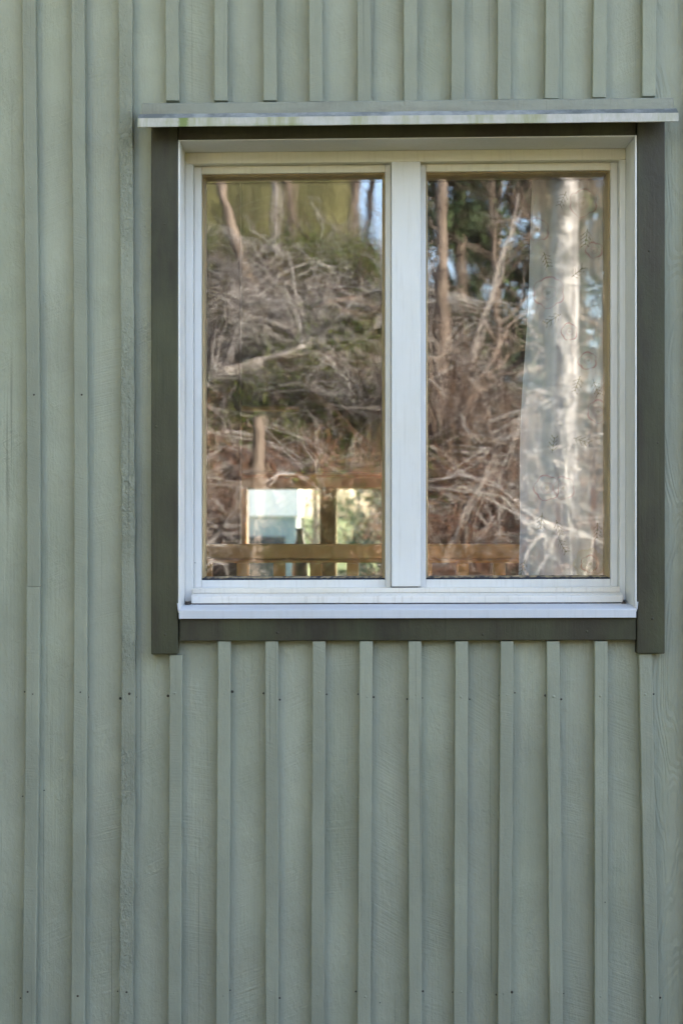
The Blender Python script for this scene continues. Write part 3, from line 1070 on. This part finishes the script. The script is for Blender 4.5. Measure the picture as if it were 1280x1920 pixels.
def patch(x, y, s, o):
    return np.sin(x * 1.7 * s + o) + np.sin(y * 1.3 * s + 2.1 * o) + np.sin((x + y) * 2.2 * s + 0.7 * o)


pts, rad = arcs(8000, 0.3, 1.1, 0.004, 0.010, 0.25, 0.3, mask=lambda x, y: patch(x, y, 2.3, 5.0) > -0.9)
o = link('brushwood', tubes(pts, rad, 3, tones(len(pts), GREYS, (2, 2, 5, 2.5, 2), 0.35)), None, M_TWIG)
tag(o, 'tangle of dead grey brown twigs covering the bank', 'brushwood', kind='stuff')
pts, rad = arcs(1500, 0.8, 1.9, 0.005, 0.012, 0.5, 0.55, 6)
o = link('branch_litter', tubes(pts, rad, 4, tones(len(pts), GREYS, (3, 4, 2, 3, 2))), None, M_TWIG)
tag(o, 'thicker dry branches fallen across the bank', 'branches', kind='stuff')
pts, rad = arcs(3600, 0.5, 1.3, 0.004, 0.009, 0.95, 0.75, 6, 5.0, 8.6, mask=lambda x, y: (x > -0.4) | (patch(x, y, 1, 3) > 0.6))
o = link('bramble_canes', tubes(pts, rad, 3, tones(len(pts), REDS, (3, 3, 2, 2))), None, M_TWIG)
tag(o, 'reddish brown arching bramble canes on the lower bank', 'brambles', kind='stuff')


def leaf_cloud(centres, n, spread, size, cols, up=0.4):
    """many small folded leaves around the given centres"""
    c = centres[rng.integers(0, len(centres), n)]
    p = c + rng.normal(0, 1, (n, 3)) * spread
    a = rng.normal(0, 1, (n, 3))
    a /= np.linalg.norm(a, axis=1, keepdims=True)
    b = np.cross(a, rng.normal(0, 1, (n, 3)))
    b /= np.linalg.norm(b, axis=1, keepdims=True)
    s = rng.uniform(0.6, 1.3, (n, 1)) * size
    nrm = np.cross(a, b)
    v = np.stack([p - a * s, p + b * s * 0.45 + nrm * s * 0.15, p + a * s, p - b * s * 0.45 + nrm * s * 0.15], 1)
    f = np.arange(n * 4).reshape(n, 4)
    return array_mesh(v.reshape(-1, 3), f, np.repeat(cols, 4, axis=0))


x, y = bank_points(2600)
k = (patch(x, y, 1.1, 1.0) > 0.15) & ((x < 0.6) | (patch(x, y, 1.3, 4.0) > 1.0))
x, y = x[k], y[k]
cc = np.c_[x, y, ground_h(x, y) + rng.uniform(0.02, 0.35, len(x))]
n = 40000
o = link('ground_cover', leaf_cloud(cc, n, np.array([0.14, 0.14, 0.09]), 0.022,
         tones(n, [(0.13, 0.20, 0.035), (0.22, 0.26, 0.06), (0.07, 0.12, 0.025), (0.28, 0.27, 0.09)], (3, 2, 3, 1))), None, M_LEAF)
tag(o, 'green leafy ground cover in patches on the bank', 'ground cover', kind='stuff')
ck = np.array([(x_, y_, float(ground_h(x_, y_)) + 0.22) for x_, y_ in
               ((-1.2, -8.9), (-0.75, -9.3), (-0.2, -8.7), (0.25, -9.6), (-1.0, -10.4), (0.1, -10.6), (-0.5, -7.8), (0.45, -8.0), (-1.3, -7.4), (1.0, -7.9), (1.6, -8.3),
                (0.8, -8.9), (1.3, -7.0), (2.4, -8.0), (-2.2, -8.4), (3.4, -8.6))])
n = 13000
o = link('hollow_shade_leaves', leaf_cloud(ck, n, np.array([0.26, 0.22, 0.10]), 0.026, tones(n, [(0.016, 0.020, 0.010), (0.028, 0.036, 0.014), (0.020, 0.014, 0.012)], (1, 1, 1))), None, M_NEEDLE)  # near-black leaves put in as the shade of the hollows
tag(o, 'near-black leaf clumps standing in for shade in the hollows of the bank', 'hollow_shade_leaves', kind='stuff')
pts, rad = arcs(5000, 0.15, 0.5, 0.0025, 0.005, 1.1, 0.5, 4, 5.0, 16, mask=lambda x, y: patch(x, y, 0.9, 2.4) > 0.1)
o = link('dry_grass', tubes(pts, rad, 3, tones(len(pts), [(0.46, 0.40, 0.28), (0.36, 0.32, 0.16), (0.26, 0.27, 0.10)], (2, 2, 1))), None, M_TWIG)
tag(o, 'tufts of dry straw coloured grass on the bank', 'grass', kind='stuff')
# grass of the slope beyond
n = 9000
x = rng.uniform(-14, 4, n)
y = -rng.uniform(16, 46, n)
t4 = np.linspace(0, 1, 3)[None, :]
L = rng.uniform(0.3, 0.8, n)[:, None]
pts = np.stack([x[:, None] + rng.normal(0, 0.12, (n, 1)) * t4, y[:, None] + rng.normal(0, 0.12, (n, 1)) * t4, ground_h(x, y)[:, None] + L * t4], -1)
o = link('meadow_grass', tubes(pts, np.repeat(rng.uniform(0.01, 0.02, (n, 1)), 3, 1) * (1 - 0.8 * t4), 3,
         tones(n, [(0.11, 0.11, 0.045), (0.17, 0.15, 0.08), (0.07, 0.08, 0.03)], (3, 2, 2))), None, M_LEAF)
tag(o, 'long yellow green grass on the slope behind the bank', 'grass', kind='stuff')


# ------------------------------------------------------------------ trees
def bark(name, a, b, scale=(12, 12, 3), c3=None):
    t = NT(name)
    nz = t.noise(1.0, 6, 0.7, t.mapped(scale), 0.5)
    c = t.mix(t.ramp(nz, 0.38, 0.62), a, b)
    if c3:
        n2 = t.noise(1.0, 4, 0.6, t.mapped((5, 5, 26)))
        c = t.mix(t.ramp(n2, 0.58, 0.66), c, c3)
    t.principled(c, 0.9, t.bump(nz, 0.9, 0.03), 0.15)
    return t.m


M_BIRCH = bark('birch_bark', (0.46, 0.44, 0.42), (0.04, 0.036, 0.032), (12, 12, 7), (0.05, 0.045, 0.04))
M_DARKB = bark('dark_bark', (0.05, 0.042, 0.04), (0.12, 0.10, 0.09))
M_BROWNB = bark('brown_bark', (0.13, 0.10, 0.075), (0.26, 0.21, 0.17))
M_PALEB = bark('pale_bark', (0.26, 0.23, 0.20), (0.44, 0.40, 0.36), (14, 14, 5))


def tree(name, label, base, height, r0, lean=(0, 0), mat=None, limbs=9, first=0.45, twigs=260, leaves=None, bend=0.15, sides=12, group=None):
    bx, by = base
    bz = float(ground_h(bx, by)) - 0.15
    root = empty(name, (bx, by, bz))
    S = 14
    t = np.linspace(0, 1, S)
    wob = np.cumsum(rng.normal(0, bend * 0.06, (S, 2)), axis=0) * height * 0.1
    ax_ = np.stack([lean[0] * t + wob[:, 0], lean[1] * t + wob[:, 1], height * t], -1)
    rr = r0 * (1 - 0.82 * t) * (1 + 0.55 * np.exp(-t * height / 0.35))
    V, F = tube_arrays(ax_[None], rr[None], sides)
    V = V + rng.normal(0, 0.03 * r0, V.shape)
    tips = []
    for i in range(limbs):
        f = first + (0.96 - first) * (i + random.random()) / limbs
        p0 = np.array([np.interp(f, t, ax_[:, q]) for q in range(3)])
        az = i * 2.4 + random.uniform(-0.5, 0.5)
        ln = height * (1 - f) * random.uniform(0.45, 0.8) + 0.5
        el = random.uniform(0.25, 0.9)
        tt = np.linspace(0, 1, 7)
        lp = p0 + np.stack([ln * tt * math.cos(el) * math.cos(az), ln * tt * math.cos(el) * math.sin(az), ln * (tt * math.sin(el) + 0.15 * tt ** 2)], -1)
        lp[1:] += rng.normal(0, 0.04 * ln, (6, 3))
        lr = np.interp(f, t, rr) * 0.5 * (1 - 0.8 * tt) + 0.004
        v, fc = tube_arrays(lp[None], lr[None], 6)
        F = np.vstack([F, fc + len(V)])
        V = np.vstack([V, v])
        tips.append(lp[2:])
    link('trunk', array_mesh(V, F, None, True), root, mat)
    tips = np.vstack(tips)
    if twigs:
        c = tips[rng.integers(0, len(tips), twigs)]
        d = rng.normal(0, 1, (twigs, 3))
        d[:, 2] = np.abs(d[:, 2]) * 0.8 - 0.1
        d /= np.linalg.norm(d, axis=1, keepdims=True)
        L = rng.uniform(0.4, 1.4, (twigs, 1, 1))
        tt = np.linspace(0, 1, 4)[None, :, None]
        pts = c[:, None] + d[:, None] * L * tt + rng.normal(0, 0.05, (twigs, 4, 3)) * tt
        rad = np.repeat(rng.uniform(0.004, 0.010, (twigs, 1)), 4, 1) * (1 - 0.75 * tt[:, :, 0])
        me = tubes(pts, rad, 3, tones(twigs, [(0.15, 0.11, 0.085), (0.24, 0.19, 0.15), (0.10, 0.075, 0.06)], (1, 1, 1)))
        link('crown', me, root, M_TWIG)
        if leaves:
            nl, size, cols = leaves
            link('foliage', leaf_cloud(pts.reshape(-1, 3), nl, 0.16, size, tones(nl, cols, [1] * len(cols))), root, M_LEAF)
    return tag(root, label, 'tree', group)


def spruce(name, label, base, height, spread, group=None, dens=1.0):
    bx, by = base
    bz = float(ground_h(bx, by)) - 0.1
    root = empty(name, (bx, by, bz))
    t = np.linspace(0, 1, 8)
    link('trunk', tubes(np.stack([0 * t, 0 * t, height * t], -1)[None], (0.018 * height * (1 - 0.93 * t))[None], 10, None, True), root, M_BROWNB)
    nb = int(height * 16 * dens)
    h = rng.uniform(0.08, 0.99, nb) ** 0.85
    az = rng.uniform(0, 2 * np.pi, nb)
    ln = spread * (1 - h) * rng.uniform(0.7, 1.1, nb) + 0.15
    tt = np.linspace(0, 1, 5)
    pts = np.stack([ln[:, None] * tt * np.cos(az)[:, None], ln[:, None] * tt * np.sin(az)[:, None],
                    (h * height)[:, None] - ln[:, None] * (0.35 * tt - 0.12 * tt ** 2)], -1)
    link('limbs', tubes(pts, np.repeat((0.02 * (1 - 0.8 * tt))[None], nb, 0), 3, tones(nb, [(0.10, 0.08, 0.06)], [1])), root, M_TWIG)
    dense = pts[:, 1:].reshape(-1, 3)
    n_ = int(nb * 42)
    link('crown', leaf_cloud(dense, n_, np.array([0.16, 0.16, 0.10]), 0.10, tones(n_, [(0.035, 0.06, 0.025), (0.055, 0.085, 0.03), (0.025, 0.045, 0.02)], (1, 1, 1))), root, M_NEEDLE)
    return tag(root, label, 'tree', group)


G1 = 'trees on and behind the bank'
tree('leaning_tree', 'thin leaning tree trunk mirrored at the top left of the window', (-0.95, -11.6), 8, 0.06, (-2.2, -0.6), M_BROWNB, 8, 0.5, 260, group=G1)
tree('slender_tree', 'slender pale trunk mirrored near the middle of the left pane', (-0.88, -14.0), 9, 0.06, (0.15, 0), M_PALEB, 8, 0.5, 220, group=G1)
tree('alder_tree', 'brown upright trunk mirrored beside the slender pale trunk', (-0.74, -17.5), 11, 0.11, (-0.2, 0), M_BROWNB, 9, 0.45, 280, group=G1)
tree('alder_tree', 'second brown trunk mirrored toward the right of the left pane', (0.12, -19.5), 11, 0.09, (0.3, 0), M_BROWNB, 9, 0.42, 280, group=G1)
tree('thin_tree', 'thin dark stem mirrored against the yellow green slope', (0.5, -23.0), 9, 0.09, (0.2, 0), M_DARKB, 8, 0.4, 220, group=G1)
tree('rough_barked_tree', 'tree with brown rough bark mirrored at top left of right pane', (0.98, -10.2), 9, 0.075, (0.1, 0), M_BROWNB, 10, 0.6, 420, group=G1)
tree('birch_tree', 'white birch trunk mirrored over the flowered curtain', (1.68, -7.1), 9, 0.15, (0.15, -0.3), M_BIRCH, 10, 0.5, 500, group=G1)
tree('bushy_tree', 'brown twiggy tree mirrored at the upper right of the right pane', (2.9, -12.0), 8, 0.05, (0.4, 0), M_BROWNB, 14, 0.12, 1100, group=G1)
tree('twiggy_tree', 'many branched bare tree mirrored in front of the sky patches', (1.9, -12.8), 7.5, 0.04, (-0.3, 0), M_BROWNB, 16, 0.1, 1500, group=G1)
tree('grey_tree', 'grey bare tree far off behind the patches of mirrored sky', (2.6, -21), 11, 0.10, (0.3, 0), M_BROWNB, 16, 0.12, 1600, group=G1)
for (sx, sy, sh), wd in zip(((1.75, -17.0, 8.5), (3.2, -18.5, 10), (4.6, -17.5, 9)),
                            ('dark spruce mirrored behind the bare shrubs of the right pane', 'dark spruce mirrored behind the curtain in the right pane',
                             'dark spruce beyond the right end of the bare shrubs')):
    spruce('spruce_tree', wd, (sx, sy), sh, 1.15, G1)
spruce('spruce_tree', 'dark spruce mirrored low between the patches of blue sky', (3.6, -33), 9.5, 2.6, G1)
for (sx, sy, sh), wd in zip(((-6.5, -5.0, 11), (-8.5, -8.5, 13), (-7.0, -12.5, 12), (-11.5, -4.0, 14)),  # unseen spruces, added to cut sky light from the left
                            ('nearest of the unseen dark spruces added on the left to block sky light', 'tall dark spruce added unseen behind the nearest one to block sky light',
                             'dark spruce added unseen on the left of the bank to block sky light', 'farthest left dark spruce, added unseen to block sky light')):
    spruce('spruce_tree', wd, (sx, sy), sh, 2.6, G1)
spruce('spruce_tree', 'taller dark spruce standing farthest behind the bank', (7.0, -38), 13, 3.2, G1)
tree('edge_tree', 'bare tree standing on the far left end of the bank', (-4.2, -12.5), 9, 0.16, (0.3, 0), M_BROWNB, 10, 0.3, 420, group=G1)
tree('edge_tree', 'bare tree standing on the far right end of the bank', (6.0, -12.0), 9, 0.16, (-0.3, 0), M_BROWNB, 10, 0.3, 420, group=G1)


# many-stemmed bare shrubs standing in the brush
def bare_shrub(label, base, height, stems, seed_col):
    bx, by = base
    bz = float(ground_h(bx, by)) - 0.05
    root = empty('bare_shrub', (bx, by, bz))
    n_ = stems
    S = 7
    t = np.linspace(0, 1, S)[None, :]
    az = rng.uniform(0, 2 * np.pi, n_)[:, None]
    sp = rng.uniform(0.3, 1.3, n_)[:, None] * height * 0.6
    hh = rng.uniform(0.55, 1.05, n_)[:, None] * height
    pts = np.stack([np.cos(az) * (0.08 + sp * t ** 1.5), np.sin(az) * (0.08 + sp * t ** 1.5), hh * (t - 0.75 * t ** 3 * rng.uniform(0.3, 1, (n_, 1)))], -1)
    pts[:, 1:] += rng.normal(0, 0.02, (n_, S - 1, 3)) * height * 0.5
    link('stems', tubes(pts, rng.uniform(0.007, 0.014, (n_, 1)) * (1 - 0.75 * t), 4, tones(n_, seed_col, [1] * len(seed_col), 0.3)), root, M_TWIG)
    m_ = stems * 9
    c = pts[:, 2:].reshape(-1, 3)[rng.integers(0, n_ * (S - 2), m_)]
    d = rng.normal(0, 1, (m_, 3))
    d[:, 2] = d[:, 2] * 0.45 - 0.15
    d /= np.linalg.norm(d, axis=1, keepdims=True)
    t3 = np.linspace(0, 1, 3)[None, :, None]
    tw = c[:, None] + d[:, None] * rng.uniform(0.2, 0.7, (m_, 1, 1)) * t3
    link('twigs', tubes(tw, rng.uniform(0.0035, 0.006, (m_, 1)) * (1 - 0.6 * t3[:, :, 0]), 3, tones(m_, seed_col, [1] * len(seed_col), 0.35)), root, M_TWIG)
    return tag(root, label, 'shrub', 'bare shrubs on the bank')


BR = [(0.17, 0.11, 0.075), (0.34, 0.25, 0.19), (0.05, 0.034, 0.028), (0.52, 0.44, 0.37)]
GR = [(0.16, 0.14, 0.13), (0.40, 0.37, 0.34), (0.045, 0.038, 0.035), (0.62, 0.59, 0.55)]
bare_shrub('brown bare shrub mirrored at the left of the right pane against sky', (0.95, -9.0), 2.5, 34, BR)
bare_shrub('brown bare shrub mirrored in the middle of the right pane', (1.5, -9.6), 2.3, 34, BR)
bare_shrub('brown bare shrub mirrored over the upper part of the curtain', (2.3, -9.2), 2.6, 30, BR)
bare_shrub('pale drooping shrub mirrored across the curtain and the birch trunk', (1.75, -6.3), 2.4, 22, GR)
bare_shrub('grey bare shrub mirrored at the left edge of the left pane', (-1.25, -9.4), 1.9, 30, GR)
bare_shrub('grey bare shrub mirrored in the middle of the left pane', (-0.35, -9.9), 1.7, 30, GR)
bare_shrub('grey bare shrub mirrored at the right edge of the left pane', (0.35, -9.3), 1.8, 30, GR)


# dark bush added to mask bright reflections where the camera operator would
jb = empty('reflection_mask_bush', (-0.22, -4.75, float(ground_h(-0.22, -4.75))))
n_ = 84
ang = rng.uniform(0, 2 * np.pi, n_)
t = np.linspace(0, 1, 5)[None, :]
rr_ = rng.uniform(0.02, 0.45, n_)[:, None]
hh = rng.uniform(0.9, 1.72, n_)[:, None] * (1 - 0.35 * (rr_ / 0.45) ** 4)
jp = np.stack([np.cos(ang)[:, None] * rr_ * t ** 0.6, np.sin(ang)[:, None] * rr_ * t ** 0.6, hh * t], -1)
link('stems', tubes(jp, np.repeat(0.012 * (1 - 0.8 * t), n_, 0), 4, tones(n_, [(0.06, 0.045, 0.035)], [1])), jb, M_TWIG)
n_ = 24000
link('crown', leaf_cloud(jp[:, 1:].reshape(-1, 3), n_, np.array([0.06, 0.06, 0.07]), 0.022,
                         tones(n_, [(0.022, 0.036, 0.014), (0.035, 0.052, 0.018), (0.015, 0.024, 0.012)], (1, 1, 1))), jb, M_NEEDLE)
tag(jb, 'dark bush added to block the mirrored brush low in the left pane', 'bush')

# broken pale stump and single fallen branches
def log(name, label, p0, p1, r, mat, bend=0.08, group='fallen wood on the bank', cat='branch'):
    S = 12
    t = np.linspace(0, 1, S)[:, None]
    p0, p1 = np.array(p0, float), np.array(p1, float)
    L = np.linalg.norm(p1 - p0)
    ax_ = p0 + (p1 - p0) * t + np.cumsum(rng.normal(0, bend * 0.12, (S, 3)), 0) * L * 0.3
    rr = r * (1 - 0.55 * t[:, 0]) * rng.uniform(0.9, 1.1, S)
    V, F = tube_arrays((ax_ - p0)[None], rr[None], 9)
    for k_ in range(4):
        i = random.randint(3, S - 2)
        d = rng.normal(0, 1, 3)
        d /= np.linalg.norm(d)
        tt = np.linspace(0, 1, 4)[:, None]
        v, f = tube_arrays((ax_[i] - p0 + d * tt * L * 0.22 + rng.normal(0, 0.01, (4, 3)) * tt)[None], (rr[i] * 0.45 * (1 - 0.8 * tt[:, 0]))[None], 6)
        F = np.vstack([F, f + len(V)])
        V = np.vstack([V, v])
    o_ = link(name, array_mesh(V, F, None, True), None, mat)
    o_.location = p0
    return tag(o_, label, cat, group)


def on(x, y, dz=0.0):
    return (x, y, float(ground_h(x, y)) + dz)


log('tree_stump', 'pale broken stump mirrored above the far window', on(-0.66, -6.0, -0.1), (-0.60, -6.2, 2.35), 0.085, M_BROWNB, 0.05, None, 'stump')
log('fallen_branch', 'bleached branch mirrored under the leaning dark trunk', on(-1.5, -9.2, 0.45), on(-0.3, -9.6, 0.5), 0.045, M_PALEB)
log('fallen_branch', 'pale branch lying across the upper part of the left pane', on(-0.9, -9.9, 0.35), on(0.5, -9.3, 0.35), 0.05, M_PALEB)
log('fallen_branch', 'dark rotting branch in the middle of the mirrored brush', on(-1.0, -8.3, 0.25), on(0.3, -8.0, 0.3), 0.06, M_DARKB)
log('fallen_branch', 'long pale cane slanting up over the curtain side of the right pane', on(1.05, -6.9, 0.9), on(2.4, -7.0, 1.7), 0.014, M_BIRCH)
log('fallen_branch', 'second pale cane slanting over the curtain just below the first', on(1.15, -6.7, 0.7), on(2.4, -6.8, 1.25), 0.014, M_BIRCH)
log('fallen_branch', 'grey branch leaning at the bottom of the right pane', on(0.55, -6.2, 0.0), on(1.15, -6.6, 0.75), 0.022, M_PALEB)
log('fallen_branch', 'pale leaning branch crossing the sky patches of the right pane', on(1.2, -9.5, 0.9), on(1.7, -9.7, 2.8), 0.03, M_PALEB)

# ------------------------------------------------------------------ beyond the far window
nb = tag(empty('outbuilding', (-5.2, 30, 0)), 'pale building with white upper wall and grey green base outside the far window', 'building')
M_WROOF = simple('white_wall_boards', (0.76, 0.69, 0.61), 0.5, 3, 0.06)
M_GWALL = simple('grey_green_wall', (0.24, 0.27, 0.25), 0.8, 4, 0.1)
M_DGLASS = simple('dark_glass', (0.03, 0.035, 0.04), 0.1, 3, 0.2, 0.0, 0.5)
gz_ = float(ground_h(0, 30)) - 0.1
s30 = K * (D + 28.0) / D


def nbox(name, x0, x1, y0, y1, z0, z1, mat, bev=0.01):
    o = box(name, x0, x1, y0, y1, z0, z1, mat, None, bev)
    o.data.transform(__import__('mathutils').Matrix.Translation((5.2, -30, 0)))
    o.parent = nb
    return o


xr_ = (560 - 640) * s30
nbox('wall', -9.4, xr_ - 0.06, 28.3, 31.5, gz_, EYE - 0.10, M_GWALL)
nbox('upper_wall', -9.45, xr_, 28.24, 31.56, EYE - 0.0995, 4.2, M_WROOF)
for i in range(5):
    nbox('window', -8.6 + i * 1.62, -7.75 + i * 1.62, 28.25, 28.299, 0.0, 1.1, M_DGLASS)
o = profile_x('roof', [(27.9, 4.201), (29.9, 5.4), (31.9, 4.201)], -9.8, xr_ + 0.3, M_ROOF, None)
o.data.transform(__import__('mathutils').Matrix.Translation((5.2, -30, 0)))
o.parent = nb
G2 = 'trees outside the far window'
GREEN = [(0.03, 0.05, 0.02), (0.045, 0.07, 0.025), (0.06, 0.08, 0.03)]
spruce('garden_spruce', 'green spruce at the right edge of the far window view', (0.95, 20), 6.0, 1.0, G2, 1.3)
tree('garden_tree', 'leafy tree between the outbuilding and the far window post', (-0.7, 36), 7, 0.16, (0, 0), M_BROWNB, 12, 0.15, 300, (5000, 0.06, GREEN), group=G2)
tree('garden_tree', 'distant leafy tree low behind the far window post', (0.6, 46), 6, 0.16, (0, 0), M_BROWNB, 12, 0.15, 300, (5000, 0.06, GREEN), group=G2)
